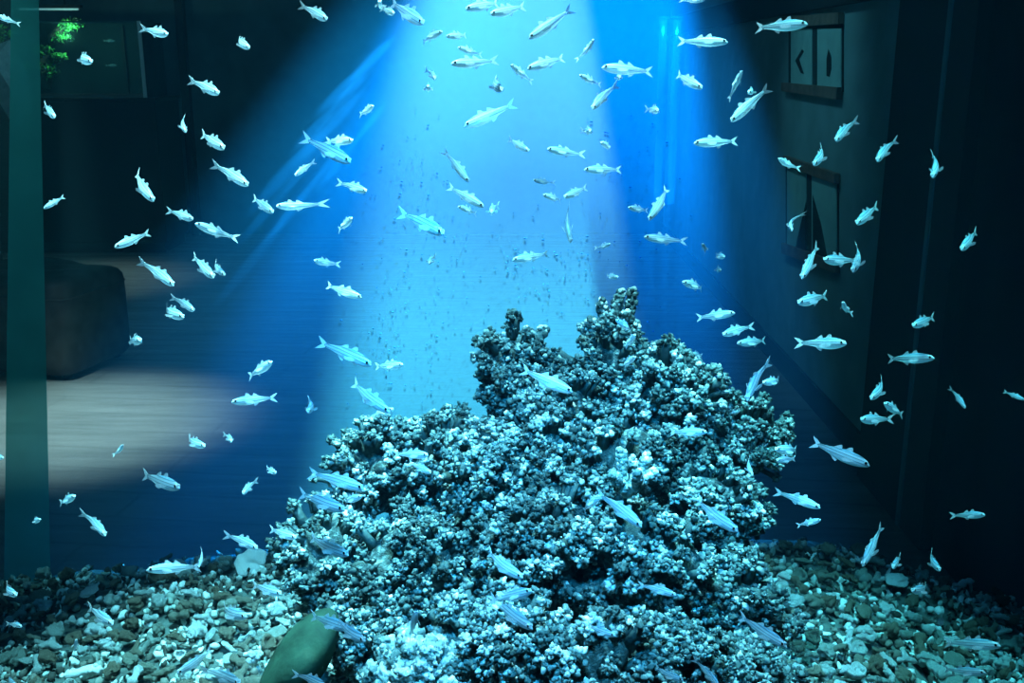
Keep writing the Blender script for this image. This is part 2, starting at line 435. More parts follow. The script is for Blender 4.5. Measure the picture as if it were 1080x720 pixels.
# switch plate on the end wall
sw = at_y(165, 109, YB)
s_ = empty('wall_switch', (sw.x, YB - .012, sw.z - .05), 'small pale switch plate on the wall beside the cabinet', 'switch')
box('plate', (-.012, 0, 0), (.018, .012, .085), M_SILVER, s_, .003)
box('rocker', (-.004, -.004, .03), (.010, 0, .06), M_SILVER, s_)

# grey slanted board at the picture's edge
sb0 = at_z(2, 470, 0)
TB = 5.4
sb = empty('display_board', (at(5, 300, TB).x, at(5, 300, TB).y, 0), 'grey slanted display board behind the black footstool, beside the cabinet', 'sign')
def relb(px, py, t): return tuple(at(px, py, t) - sb.location)
q = [relb(-24, 70, TB), relb(-6, 48, TB + .15), relb(15, 86, TB + .15), relb(17, 137, TB)]
qb = [tuple(np.array(a) + np.array((.075, .02, .03))) for a in q]
pyd('panel', [q[0], q[1], q[2], q[3], qb[0], qb[1], qb[2], qb[3]], [(0, 1, 2, 3), (7, 6, 5, 4), (0, 4, 5, 1), (1, 5, 6, 2), (2, 6, 7, 3), (3, 7, 4, 0)], plain('board_grey', (.55, .58, .56), .7, .2, 20), sb)
e0, e1 = np.array(relb(16, 136, TB - .01)), np.array(relb(34, 127, TB + .06))
v, f = tube([e0, e1], [.006, .006], 6); mb = MB(); mb.tri(v, f); mb.build('pale_edge', M_SILVER, sb)
zb = q[3][2]
v, f = tube([(q[0][0] - .02, q[3][1] + .08, 0), (q[0][0] - .02, q[3][1] + .08, zb + .05)], [.025, .022], 10); mb = MB(); mb.tri(v, f); mb.build('post', M_DARK, sb)
v, f = tube([(q[0][0] - .02, q[3][1] + .08, 0), (q[0][0] - .02, q[3][1] + .08, .02)], [.16, .15], 20); mb = MB(); mb.tri(v, f); mb.build('foot', M_DARK, sb)

# ---- black footstool
M_LEATHER = plain('black_leather', (.075, .075, .07), .75, .3, 14, .15, bump=.3)
g = at_z(75, 404, 0); gr = at_z(136, 377, 0); gl = at_z(-8, 388, 0)
ex = Vector((gr.x - g.x, gr.y - g.y, 0)); ey = Vector((gl.x - g.x, gl.y - g.y, 0)).normalized() * .62
exn = ex.normalized(); ex = exn * .50; ey = Vector((-exn.y, exn.x, 0)) * .64
HS = .435
stool = empty('footstool', g + ex * .5 + ey * .5, 'low black leather footstool with creased top standing on the plank floor', 'footstool')
stool.rotation_euler = (0, 0, math.atan2(exn.y, exn.x))
V, Fc = ICO[4]
def superbox(a, b, c, e=6):
    d = V / np.abs(V).max(1, keepdims=True)
    L_ = (np.abs(d) ** e).sum(1) ** (1 / e); v = d / L_[:, None]
    return v * np.array((a, b, c))
v = superbox(.25, .32, HS / 2, 10) + np.array((0, 0, HS / 2 + .01))
top = np.clip((v[:, 2] - HS * .8) / (HS * .2), 0, 1)
v[:, 2] += top * (.028 * np.sin(v[:, 0] * 38 + v[:, 1] * 22) * np.exp(-((v[:, 1] - .12) / .18) ** 2) + .012 * (1 - (v[:, 0] / .25) ** 2))
mb = MB(); mb.tri(v, Fc); mb.build('cushion', M_LEATHER, stool)
sm = MB(); ring = []
for k in range(41):
    a = 2 * PI * k / 40; d = np.array((math.cos(a), math.sin(a))); s = (abs(d[0]) ** 10 + abs(d[1]) ** 10) ** .1; d = d / s
    ring.append((d[0] * .251, d[1] * .321, HS * .86))
vv, ff = tube(ring, [.005] * 41, 6); sm.tri(vv, ff); sm.build('piping', M_LEATHER, stool)
for sx in (-.18, .18):
    for sy in (-.25, .25):
        vv, ff = tube([(sx, sy, 0), (sx, sy, .03)], [.02, .025], 10); b_ = MB(); b_.tri(vv, ff); b_.build('foot', M_DARK, stool)
vv, ff = tube([(.235, .25, HS - .02), (.24, .25, HS + .06), (.225, .24, HS + .14)], [.014, .012, .01], 8)
b_ = MB(); b_.tri(vv, ff); b_.build('strap', M_DARK, stool)

# ================================================================ THE TANK
BED = .555
TX0, TX1, TY0, TY1, TZ1 = -.95, .95, .36, 1.72, 1.70
M_BACKP = glassy('back_glass', (.80, .96, .97), .06, (.72, .90, .95), .0)
M_FRONTP = glassy('front_glass', (.97, .99, .99), .0, (1, 1, 1), .02)
M_STRIP = glassy('corner_strip', (.55, .86, .84), .45, (.16, .62, .58), .02)
tank = empty('aquarium_tank', (0, TY1, BED - .22), 'large glass tank of silvery fish with coral reef and clear back pane', 'aquarium')
def tk(lo, hi): return [lo[0], lo[1] - TY1, lo[2] - (BED - .22)], [hi[0], hi[1] - TY1, hi[2] - (BED - .22)]
box('back_pane', *tk((TX0, TY1, BED - .2), (TX1, TY1 + .012, TZ1)), M_BACKP, tank)
box('front_pane', *tk((TX0, TY0 - .012, BED - .2), (TX1, TY0, TZ1)), M_FRONTP, tank)
box('side_pane', *tk((TX0 - .012, TY0, BED - .2), (TX0, TY1, TZ1)), M_FRONTP, tank)
box('side_pane', *tk((TX1, TY0, BED - .2), (TX1 + .012, TY1, TZ1)), M_FRONTP, tank)
box('base', *tk((TX0 - .012, TY0 - .012, BED - .24), (TX1 + .012, TY1 + .012, BED - .2)), M_DARK, tank)
box('stand', *tk((TX0, TY0, 0), (TX1, TY1, BED - .24)), M_DARK, tank)
sv = []
for yy in (TY1 - .022, TY1 - .006):
    sv += [at_y(4, 640, yy), at_y(54, 640, yy), at_y(40, -40, yy), at_y(12, -40, yy)]
sv = [tuple(a - tank.location) for a in sv]
o = pyd('corner_strip', sv, [(0, 1, 2, 3), (7, 6, 5, 4), (0, 4, 5, 1), (1, 5, 6, 2), (2, 6, 7, 3), (3, 7, 4, 0)], M_STRIP, tank)
o['label'] = 'translucent teal corner strip'
# algae specks on the back pane
mb = MB(); v0, f0 = ICO[1]
for _ in range(520):
    k = random.random()
    cxp, cyp = random.choice([(430, 180), (455, 250), (420, 330), (520, 260), (470, 350), (580, 280), (610, 265), (660, 140), (680, 190), (450, 300), (600, 300), (400, 380), (690, 330)])
    p = at_y(cxp + random.gauss(0, 30), cyp + random.gauss(0, 34), TY1 - .001)
    s = random.choice([.0004, .0006, .0008, .0011]) * random.uniform(.7, 1.4)
    mb.tri(v0 * np.array((s * random.uniform(.7, 1.8), .00035, s)) + np.array(p - tank.location), f0)
o = mb.build('algae_specks', plain('algae', (.01, .05, .085), .9, spec=.0), tank); o['kind'] = 'stuff'
# twin clear pipes standing against the back pane
M_PIPE = glassy('clear_pipe', (.95, .99, .99), .014, (.55, .9, .95), .04)
for pxs, lab in ((693, 'thin clear water pipe upright against the back pane, further from the scrolls'), (707, 'thin clear water pipe upright against the back pane, nearer the scrolls')):
    b0, b1 = at_y(pxs, 215, TY1 - .014), at_y(pxs, 22, TY1 - .014)
    r = empty('water_pipe', b0, lab, 'pipe', 'clear pipes on the back pane')
    vv, ff = tube([(0, 0, 0), (0, 0, b1.z - b0.z)], [.0062, .0062], 12); b_ = MB(); b_.tri(vv, ff); b_.build('pipe_tube', M_PIPE, r)
    vv, ff = tube([(0, 0, b1.z - b0.z), (0, 0, b1.z - b0.z + .006)], [.0085, .0085], 12); b_ = MB(); b_.tri(vv, ff); b_.build('cap', M_PIPE, r)

# water
def water_mat():
    m, t, N, L, p, out = nt('tank_water')
    N.remove(p)
    s = N.new('ShaderNodeVolumeScatter'); s.inputs['Color'].default_value = (.10, .50, .92, 1); s.inputs['Density'].default_value = WATER_D
    s.inputs['Anisotropy'].default_value = .0
    a = N.new('ShaderNodeVolumeAbsorption'); a.inputs['Color'].default_value = (.1, .75, .95, 1); a.inputs['Density'].default_value = .55
    ad = N.new('ShaderNodeAddShader'); L.new(s.outputs[0], ad.inputs[0]); L.new(a.outputs[0], ad.inputs[1]); L.new(ad.outputs[0], out.inputs['Volume'])
    m.volume_intersection_method = 'FAST' if hasattr(m, 'volume_intersection_method') else m.volume_intersection_method
    return m
WATER_D = .008
try: MW = water_mat()
except AttributeError: MW = MATS['tank_water']
tag(box('water', (TX0 + .002, TY0 + .002, BED - .199), (TX1 - .002, TY1 - .002, TZ1 - .04), MW), 'clear blue lit water filling the tank', kind='structure')

# ---- bed of the tank
nb = Bump(22, 8, 5)
def bed_z(x, y):
    x = np.asarray(x, float); y = np.asarray(y, float)
    z = BED + .01 - np.maximum(0, x - .55) * .33 - np.maximum(0, -x - .28) * .12 - np.maximum(0, y - 1.3) * .02
    z = z + .03 * np.exp(-(x / .42) ** 2)
    p = np.stack([x.ravel(), y.ravel(), 0 * x.ravel()], 1)
    return z + (.007 * nb(p)).reshape(x.shape)
nx, ny = 90, 60
xs, ys = np.linspace(TX0 + .003, TX1 - .003, nx), np.linspace(TY0 + .003, TY1 - .003, ny)
X, Y = np.meshgrid(xs, ys); Z = bed_z(X, Y) - .012
bv = np.stack([X.ravel(), Y.ravel(), Z.ravel()], 1)
ii = (np.arange(ny - 1)[:, None] * nx + np.arange(nx - 1)[None]).ravel()
bf = np.concatenate([np.stack([ii, ii + 1, ii + nx + 1], 1), np.stack([ii, ii + nx + 1, ii + nx], 1)])
mb = MB(); mb.tri(bv, bf)
tag(mb.build('gravel_bed', M_BED), 'dark sandy bed under the coral rubble', 'gravel', kind='stuff')
def on_bed(px, py):
    d = ray(px, py); lo, hi = .6, 2.0
    for _ in range(24):
        m_ = (lo + hi) / 2; p = C0 + d * m_
        if p.z > float(bed_z(p.x, p.y)): lo = m_
        else: hi = m_
    return C0 + d * lo

# ---- rubble pieces
def piece(kind, seed):
    r = np.random.default_rng(seed); mb = MB(); bp = Bump(5, 8, seed); bp2 = Bump(13, 8, seed + 50)
    def rough(v, a=.10, b=.05):
        a *= 1.5; b *= 1.7
        n = v / (np.linalg.norm(v, axis=1, keepdims=True) + 1e-6)
        return v + n * (a * bp(v) + b * bp2(v))[:, None]
    v3, f3 = ICO[3]; v2, f2 = ICO[2]
    if kind == 'lump':
        mb.tri(rough(v3 * np.array((.55, .45, .36)), .09, .05), f3)
    elif kind == 'finger':
        pts = [np.array((x, .12 * math.sin(x * 3), .08 * math.cos(x * 2.5))) for x in np.linspace(-.75, .75, 11)]
        v, f = tube(pts, [.10, .2, .22, .2, .18, .19, .2, .19, .17, .16, .08], 10); mb.tri(v + (.055 * bp2(v * 2.4))[:, None] * np.array((0, 1, 1)), f)
        for _ in range(5):
            p = pts[r.integers(2, 9)]; d = r.normal(size=3); d[0] *= .3; d /= np.linalg.norm(d)
            mb.tri(v2 * .1 + p + d * .19, f2)
    elif kind == 'fork':
        for a, l in ((0, .75), (2.3, .6), (-2.1, .65)):
            pts = [np.array((math.cos(a) * s, math.sin(a) * s, .1 * s * math.sin(a * 3))) for s in np.linspace(0, l, 7)]
            v, f = tube(pts, [.2, .19, .17, .16, .16, .15, .06], 9); mb.tri(v + (.045 * bp2(v * 2.4))[:, None], f)
    elif kind == 'bone':
        pts = [np.array((x, .05 * math.sin(x * 4), 0)) for x in np.linspace(-.7, .7, 13)]
        rad = [.10, .26, .33, .30, .24, .20, .19, .19, .22, .27, .30, .25, .08]
        v, f = tube(pts, rad, 14); mb.tri(v + (.05 * bp2(v * 1.6))[:, None] * np.array((0, 1, 1)), f)
    elif kind == 'flake':
        v = v3 * np.array((.62, .5, .14)); v[:, 2] += .12 * v[:, 0] ** 2; mb.tri(rough(v, .06, .03), f3)
    elif kind == 'cup':
        n = 18; ring = []
        pr = [(.10, -.3), (.3, -.26), (.42, 0), (.46, .25), (.38, .3), (.3, .1), (.12, -.08)]
        v = []; f = []
        for (rr, z) in pr:
            for k in range(n):
                a = 2 * PI * k / n; q = rr * (1 + .12 * math.sin(3 * a + seed)); v.append((q * math.cos(a), q * math.sin(a), z))
        for i in range(len(pr) - 1):
            for k in range(n):
                A, B = i * n + k, i * n + (k + 1) % n; f += [(A, B, B + n), (A, B + n, A + n)]
        v += [(0, 0, -.3), (0, 0, -.08)]; e = len(v)
        for k in range(n):
            f += [(e - 2, (k + 1) % n, k), (e - 1, (len(pr) - 1) * n + k, (len(pr) - 1) * n + (k + 1) % n)]
        v = np.array(v); mb.tri(v + (.03 * bp2(v * 2))[:, None], np.array(f))
    elif kind == 'knob':
        mb.tri(rough(v2 * .36, .05, .03), f2)
        for _ in range(9):
            d = r.normal(size=3); d /= np.linalg.norm(d); s = r.uniform(.15, .26)
            mb.tri(rough(v2 * s, .02, .01) + d * .36, f2)
    return mb
KINDS = {'lump': 'rounded', 'finger': 'finger shaped', 'fork': 'forked', 'bone': 'bone shaped', 'flake': 'flat chipped', 'cup': 'hollow cup shaped', 'knob': 'knobbly'}
PM = {}
for i, k in enumerate(KINDS):
    for j in range(2):
        PM[k, j] = piece(k, 10 * i + j)
PMESH = {q: b.mesh('coral_piece', M_RUB) for q, b in PM.items()}
ZONES = [(-99, 115, 'on the bed below the teal corner strip'), (115, 225, 'on the bed between corner strip and reef'),
         (225, 420, 'heaped at the reef foot, footstool side'), (420, 890, 'heaped at the reef foot, scroll side'),
         (890, 985, 'on the bed below the dark wall pillar'), (985, 1200, 'on the shadowed bed beyond the pillar')]
def put_piece(kind, j, p, s, label, group, rot=None, cat='coral rubble'):
    o = bpy.data.objects.new('coral_fragment', PMESH[kind, j]); COL.objects.link(o)
    o.location = p; o.scale = (s, s, s)
    o.rotation_euler = rot or (random.uniform(-.7, .7), random.uniform(-.5, .5), random.uniform(0, 6.28))
    if ' pale ' in label and not group or 'white' in label and not group:
        o.material_slots[0].link = 'OBJECT'; o.material_slots[0].material = M_PALE
    return tag(o, label, cat, group)
# pieces one can single out
special = [('bone', 0, 990, 655, .026, (0.2, 1.35, .3), 'upright pale bone shaped coral piece on the rubble under the dark pillar'),
           ('lump', 0, 935, 648, .026, (0, 0, .4), 'round greenish stone beside the upright bone shaped coral piece'),
           ('lump', 1, 12, 700, .030, (0, 0, 1), 'round green stone at the near corner of the bed under the teal strip'),
           ('flake', 0, 945, 618, .034, (.3, .1, .2), 'flat pale green coral slab under the blue fish near the dark pillar'),
           ('finger', 1, 1015, 622, .030, (0, -.15, .15), 'thin pale coral finger reaching into the dark at the edge of the bed'),
           ('knob', 0, 120, 640, .026, None, 'round knobbly tan coral lump high on the bed beside the corner strip'),
           ('cup', 1, 190, 695, .018, (.9, 0, .5), 'small hollow ring of white coral near the front of the bed'),
           ('finger', 0, 90, 717, .034, (0, 0, .1), 'long pale coral finger lying flat along the front of the bed'),
           ('flake', 1, 265, 600, .045, (.9, .1, .2), 'large bright white coral slab leaning against the foot of the reef')]
taken = []
for k, j, px, py, s, rot, lab in special:
    p = on_bed(px, py); put_piece(k, j, p + Vector((0, 0, s * .35)), s, lab, None, rot); taken.append((px, py, s * 900))
n_ind = 0
cells = []
for py in np.arange(585, 740, 15.0):
    for px in list(np.arange(-8, 345, 16.5)) + list(np.arange(792, 1092, 16.5)):
        cells.append((px + random.uniform(-6, 6), py + random.uniform(-6, 6)))
random.shuffle(cells)
for px, py in cells:
    if n_ind >= 288: break
    if any(abs(px - a) < r * .55 and abs(py - b) < r * .55 for a, b, r in taken): continue
    p = on_bed(px, py)
    if p.y > TY1 - .03: continue
    k = random.choice(['lump', 'lump', 'finger', 'fork', 'fork', 'bone', 'flake', 'cup', 'knob', 'knob']); s = random.uniform(.018, .029)
    zone = next(z for a, b, z in ZONES if a <= px < b)
    put_piece(k, random.randint(0, 1), p + Vector((0, 0, s * random.uniform(.3, .7))), s, f'small {KINDS[k]} coral fragment {zone}', f'{KINDS[k]} coral fragments {zone}')
    n_ind += 1
mb = MB()
for _ in range(7000):
    x, y = RNG.uniform(TX0 + .02, TX1 - .02), RNG.uniform(.95, TY1 - .02)
    k = random.choice(['lump', 'lump', 'fork', 'knob', 'finger', 'flake']); b = PM[k, random.randint(0, 1)]; s = random.uniform(.008, .016)
    R = rand_rot(); z = float(bed_z(x, y)) + random.uniform(-.009, .003); tn = RNG.uniform()
    v0, f0 = (ICO[1] if k in ('lump', 'knob') else (np.concatenate(b.v), np.concatenate(b.f)))
    if k in ('lump', 'knob'): v0 = v0 * np.array((.55, .42, .36)) * RNG.uniform(.7, 1.25, (len(v0), 1))
    elif len(v0) > 330: v0, f0 = ICO[1][0] * np.array((.6, .4, .15)), ICO[1][1]
    mb.tri((v0 * s) @ R.T + np.array((x, y, z)), f0, tn)
tag(mb.build('coral_rubble', M_RUBS), 'loose small coral rubble covering the tank bed', 'coral rubble', kind='stuff')

# ---- the reef
def head(label, cx, cy, rx, ry, t, depth=.8, n=46, rc=(.0055, .0115), rk=(.0012, .0030), mat=None, seed=0, tone=(0, 1), m=(13, 22)):
    r = np.random.default_rng(seed); c = np.array(at(cx, cy, t)); R = np.array((rx, (rx + ry) / 2 * depth, ry)) * t / F
    base = Vector(c - np.array((0, 0, R[2])))
    o = empty('reef_coral', base, label, 'coral', 'knobbly corals of the reef')
    c = c - np.array(base)
    b1, b2 = Bump(3.0, 8, seed + 7), Bump(7, 8, seed + 8)
    disp = lambda u: 1 + .17 * b1(u) + .09 * b2(u)
    v, f = ICO[4]; core = MB(); core.tri(c + v * R * (.81 * disp(v))[:, None], f); core.build('rock', M_ROCK, o)
    mb = MB(); k1, kf1 = ICO[1]; k2, kf2 = ICO[2]
    for _ in range(int(n * 2.1)):
        u = r.normal(size=3); u[1] = u[1] - .5; u[2] = u[2] + .25; u /= np.linalg.norm(u)
        p = c + u * R * (.88 * disp(u[None])[0]); nn = u / R; nn /= np.linalg.norm(nn); nn = nn + (0, 0, .35); nn /= np.linalg.norm(nn)
        q = rot_from(nn); cr = r.uniform(*rc); hs = r.uniform(.003, .024); ct = r.uniform(*tone)
        sv_, sf_ = tube([p - nn * .006, p + nn * hs * .5, p + nn * hs], [cr * .75, cr * .6, cr * .7], 7); mb.tri(sv_, sf_, .2 + .2 * ct)
        for _k in range(int(r.integers(*m) * 1.6)):
            a, zz = r.uniform(0, 2 * PI), r.uniform(-.15, 1); s = (1 - zz * zz) ** .5
            d = q @ np.array((s * math.cos(a), s * math.sin(a), zz)); kr = rk[0] * .75 + (rk[1] * 1.12 - rk[0] * .75) * r.uniform() ** 1.7
            T, TF = (k2, kf2) if kr > .0046 else (k1, kf1)
            kv = T * np.array((1, 1, r.uniform(.9, 1.8))) * kr * r.uniform(.6, 1.4, (len(T), 1))
            kv = kv @ rot_from(d + .4 * r.normal(size=3)).T + p + nn * hs + d * cr * r.uniform(.7, 1.1)
            mb.tri(kv, TF, np.clip(.55 * ct + .45 * r.uniform(0, 1), 0, 1))
    mb.build('knobs', mat or M_CORAL, o)
    return o
def fingers(label, name, base_px, t, tips, mat, rad=.008, seed=0, knobs=True, cat='coral'):
    r = np.random.default_rng(seed); b = at(*base_px, t); o = empty(name, b, label, cat)
    for (px, py, dt, bend) in tips:
        e = np.array(at(px, py, t + dt) - b); mid = e * .5 + np.array((bend, 0, .0))
        pts = [e * 0, e * .25 + np.array((bend * .7, 0, 0)), mid, e * .78 + np.array((bend * .6, 0, 0)), e]
        v, f = tube(pts, [rad * 1.5, rad * 1.25, rad * 1.1, rad, rad * .8], 9); mb = MB(); mb.tri(v + (.0012 * Bump(300, 8, seed)(v))[:, None], f, .35)
        if knobs:
            T, TF = ICO[2]
            for s in np.linspace(.2, 1, int(8 + np.linalg.norm(e) / .008)):
                i = min(int(s * 4), 3); w = s * 4 - i; p = pts[i] * (1 - w) + pts[i + 1] * w
                for _ in range(7):
                    d = r.normal(size=3); d /= np.linalg.norm(d)
                    mb.tri(T * r.uniform(.0018, .0042) * r.uniform(.75, 1.25, (len(T), 1)) + p + d * rad * (.9 if s < .97 else .5), TF, r.uniform(.1, 1) * (.5 + .5 * s))
        else:
            T, TF = ICO[2]; mb.tri(T * rad * .85 + e, TF, .9)
        mb.build('branch', mat, o)
    return o
# central rock that carries the corals
rk_ = at(585, 620, 1.40); v, f = ICO[4]
mb = MB(); R = np.array((.205, .10, .21)); vv = v * R * (1 + .10 * Bump(3, 8, 77)(v) + .05 * Bump(8, 8, 78)(v))[:, None]
vv[:, 0] *= 1 - .30 * np.clip(vv[:, 2] / .24, -.6, 1); vv[:, 0] += .03 * vv[:, 2] / .24
mb.tri(vv, f)
tag(mb.build('reef_rock', M_ROCK, loc=rk_), 'massive dark rock at the heart of the reef behind the corals', 'rock')
HEADS = [
 ('knobbly coral mound at the foot of the reef on the footstool side', 350, 590, 46, 52, 1.30, {}),
 ('rounded knobbly coral below the pair of fish leaving the reef, top of its left shoulder', 402, 500, 50, 52, 1.36, {}),
 ('knobbly coral low shoulder of the reef left of the upright column', 470, 492, 54, 50, 1.38, {}),
 ('broad dark speckled coral low on the reef above the green boulder', 440, 605, 68, 66, 1.25, dict(n=60, tone=(0, .75))),
 ('coral clump in the hollow between the column foot and the reef middle', 578, 470, 46, 44, 1.33, {}),
 ('dark recessed coral above the heart of the reef', 590, 535, 44, 40, 1.30, dict(tone=(0, .35))),
 ('knobbly coral joining the reef middle to its scroll side shoulder', 705, 492, 42, 44, 1.36, dict(tone=(0, .4))),
 ('upright coral column standing alone at the left of the tall peak', 545, 400, 36, 50, 1.43, dict(n=44, tone=(0, .6))),
 ('pale pinkish coral clump below the upright column', 520, 490, 42, 42, 1.30, dict(tone=(.5, 1))),
 ('dark knobbly coral between the column and the tall peak', 590, 450, 48, 52, 1.37, {}),
 ('tall coral peak crowning the reef', 640, 394, 42, 46, 1.42, dict(n=44, tone=(0, .75))),
 ('rounded coral right below the tall peak with pale tips', 700, 418, 52, 48, 1.39, dict(n=52, tone=(.15, 1))),
 ('wide knobbly coral at the middle of the reef under the tall peak', 640, 505, 66, 52, 1.30, dict(n=56)),
 ('dark coral bulge at the outer scroll side edge of the reef', 775, 470, 44, 42, 1.40, dict(tone=(0, .8))),
 ('coral bulge below the outer dark bulge on the scroll side', 745, 548, 54, 54, 1.32, {}),
 ('knobbly coral in the heart of the reef under the crossing fish', 565, 585, 62, 56, 1.22, dict(n=56)),
 ('fine speckled coral at the reef middle above the lower cave', 675, 605, 66, 58, 1.22, dict(n=60)),
 ('coral heap on the reef foot at the scroll side', 775, 640, 52, 56, 1.26, dict(tone=(.1, .8))),
 ('bright white tipped coral at the front centre foot of the reef', 520, 680, 62, 52, 1.13, dict(n=62, tone=(.4, 1))),
 ('knobbly coral at the front foot below the lone horizontal fish', 615, 705, 58, 48, 1.10, dict(n=50, tone=(.2, 1))),
 ('dark coral at the front foot beside the lower cave', 705, 702, 52, 44, 1.12, dict(tone=(0, .8))),
 ('coral on the front foot above the green boulder', 400, 668, 48, 40, 1.19, {}),
 ('round pale coral at the front foot between the boulder and the white tipped coral', 445, 712, 34, 34, 1.10, dict(tone=(.6, 1), rk=(.0028, .0058), n=40)),
 ('low coral at the front foot nearest the scroll side', 790, 716, 46, 36, 1.14, dict(tone=(.1, .8))),
]
for i, (lab, cx, cy, rx, ry, t, kw) in enumerate(HEADS):
    kw = dict(kw); kw.setdefault('n', 46); head(lab, cx, cy, rx, ry, t, seed=100 + i, **kw)
fingers('stubby branching coral crown at the very top of the peak', 'branching_coral', (648, 362), 1.41,
        [(655, 308, 0, -.004), (667, 306, .01, .006), (634, 318, -.02, -.004), (622, 338, -.01, -.004), (645, 330, -.02, .0), (672, 342, .01, .004), (612, 344, 0, 0), (660, 330, -.03, 0)], M_CORAL, .0062, 5)
fingers('pale teal antler coral branching out of the middle of the reef', 'branching_coral', (662, 520), 1.16,
        [(655, 476, 0, -.003), (683, 480, .0, .002), (690, 497, -.01, 0), (646, 500, -.02, 0), (672, 498, -.03, .004)], M_TEALCORAL, .0040, 6, knobs=True)
fingers('small pale coral sprig on the tip of the upright column', 'branching_coral', (560, 368), 1.42,
        [(573, 346, 0, .002), (556, 348, -.01, 0), (540, 350, 0, 0), (530, 356, -.01, 0)], M_CORAL, .007, 8)
fingers('pale coral sprig above the round shoulder at the far side of the peak', 'branching_coral', (722, 402), 1.37,
        [(728, 378, 0, .002), (712, 374, -.01, 0), (738, 386, .0, 0), (705, 380, .01, 0)], M_CORAL, .0075, 9)
# smooth green boulder at the reef's foot
bp_ = at(318, 694, 1.12); v, f = ICO[4]; bb = Bump(2.5, 8, 41)
vv = v * np.array((.034, .05, .050)) * (1 + .07 * bb(v))[:, None]; sh = vv[:, 2] * .55; vv[:, 0] += sh
mb = MB(); mb.tri(vv, f); tag(mb.build('boulder', M_SMOOTH, loc=bp_), 'smooth dark green boulder leaning against the foot of the reef', 'rock')

# ================================================================ FISH
def bendf(v, b):
    v = np.array(v, float); d = np.minimum(0, v[:, 0] - .22); v[:, 1] += b * d * d
    return v
def plate(poly, y0, th, b, tilt=0.0):
    """thin fin: polygon in the x-z plane with real thickness, thinner at the rim"""
    n = len(poly); v = []
    for s in (1, -1):
        for x, z in poly: v.append((x, y0 + s * th / 2, z))
    f = [(0, i, i + 1) for i in range(1, n - 1)] + [(n, n + i + 1, n + i) for i in range(1, n - 1)]
    for i in range(n):
        j = (i + 1) % n; f += [(i, i + n, j), (j, i + n, j + n)]
    return bendf(v, b), np.array(f)
def fish_meshes(b):
    out = {}
    st = [(.500, .004, .003, -.012), (.488, .020, .014, -.010), (.46, .042, .028, -.006), (.42, .064, .040, -.002), (.35, .088, .052, 0), (.26, .106, .060, 0), (.15, .114, .061, 0), (.04, .108, .056, 0), (-.06, .092, .046, .002), (-.15, .073, .035, .004), (-.24, .054, .025, .006), (-.31, .042, .017, .006), (-.37, .038, .011, .006), (-.385, .02, .004, .006)]
    n = 16; v = []; f = []
    for x, h, w, zc in st:
        for k in range(n):
            a = 2 * PI * k / n; v.append((x, w * math.cos(a), zc + .92 * h * math.sin(a) * (1.0 if math.sin(a) > 0 else .98)))
    for i in range(len(st) - 1):
        for k in range(n):
            A, B = i * n + k, i * n + (k + 1) % n; f += [(A, B, B + n), (A, B + n, A + n)]
    v += [(.503, 0, -.012), (-.388, 0, .006)]; e = len(v); l = (len(st) - 1) * n
    for k in range(n): f += [(e - 2, (k + 1) % n, k), (e - 1, l + k, l + (k + 1) % n)]
    mb = MB(); mb.tri(bendf(v, b), np.array(f)); out['body'] = mb.mesh('body', M_FISH)
    def fin(name, poly, y0=0, th=.006):
        v, f = plate(poly, y0, th, b); mb = MB(); mb.tri(v, f); out[name] = mb.mesh(name, M_FIN, False)
    fin('tail_fin', [(-.405, .006), (-.37, .040), (-.43, .075), (-.52, .112), (-.455, .03), (-.43, .006), (-.455, -.018), (-.52, -.100), (-.43, -.063), (-.37, -.028)])
    fin('first_dorsal_fin', [(.17, .105), (.15, .165), (.10, .155), (.05, .105)])
    fin('second_dorsal_fin', [(-.01, .095), (-.03, .150), (-.08, .125), (-.15, .070)])
    fin('anal_fin', [(-.02, -.090), (-.15, -.062), (-.09, -.115), (-.04, -.135)])
    for nm, s in (('left', 1), ('right', -1)):
        v = []; P = [(.22, -.02), (.10, .0), (.03, -.03), (.06, -.07), (.18, -.06)]
        for d in (.003, -.003):
            for x, z in P: v.append((x, s * (.058 + (.22 - x) * .42 + d), z))
        k = len(P); f = [(0, i, i + 1) for i in range(1, k - 1)] + [(k, k + i + 1, k + i) for i in range(1, k - 1)]
        for i in range(k): f += [(i, i + k, (i + 1) % k), ((i + 1) % k, i + k, (i + 1) % k + k)]
        mb = MB(); mb.tri(bendf(v, b), np.array(f)); out['pectoral_fin', s] = mb.mesh('pectoral_fin', M_FIN, False)
        T, TF = ICO[2]; c = np.array((.425, s * .036, .018))
        me = MB(); me.tri(T * np.array((.032, .012, .032)) + c, TF); me.tri(T * np.array((.024, .008, .024)) + c + np.array((0, s * .009, 0)), TF)
        ms = me.mesh('eye', M_IRIS); ms.materials.append(M_PUPIL)
        ms.polygons.foreach_set('material_index', [0] * len(TF) + [1] * len(TF)); out['eye', s] = ms
    return out
VAR = [fish_meshes(b) for b in (0., .35, -.35, 1.5)]

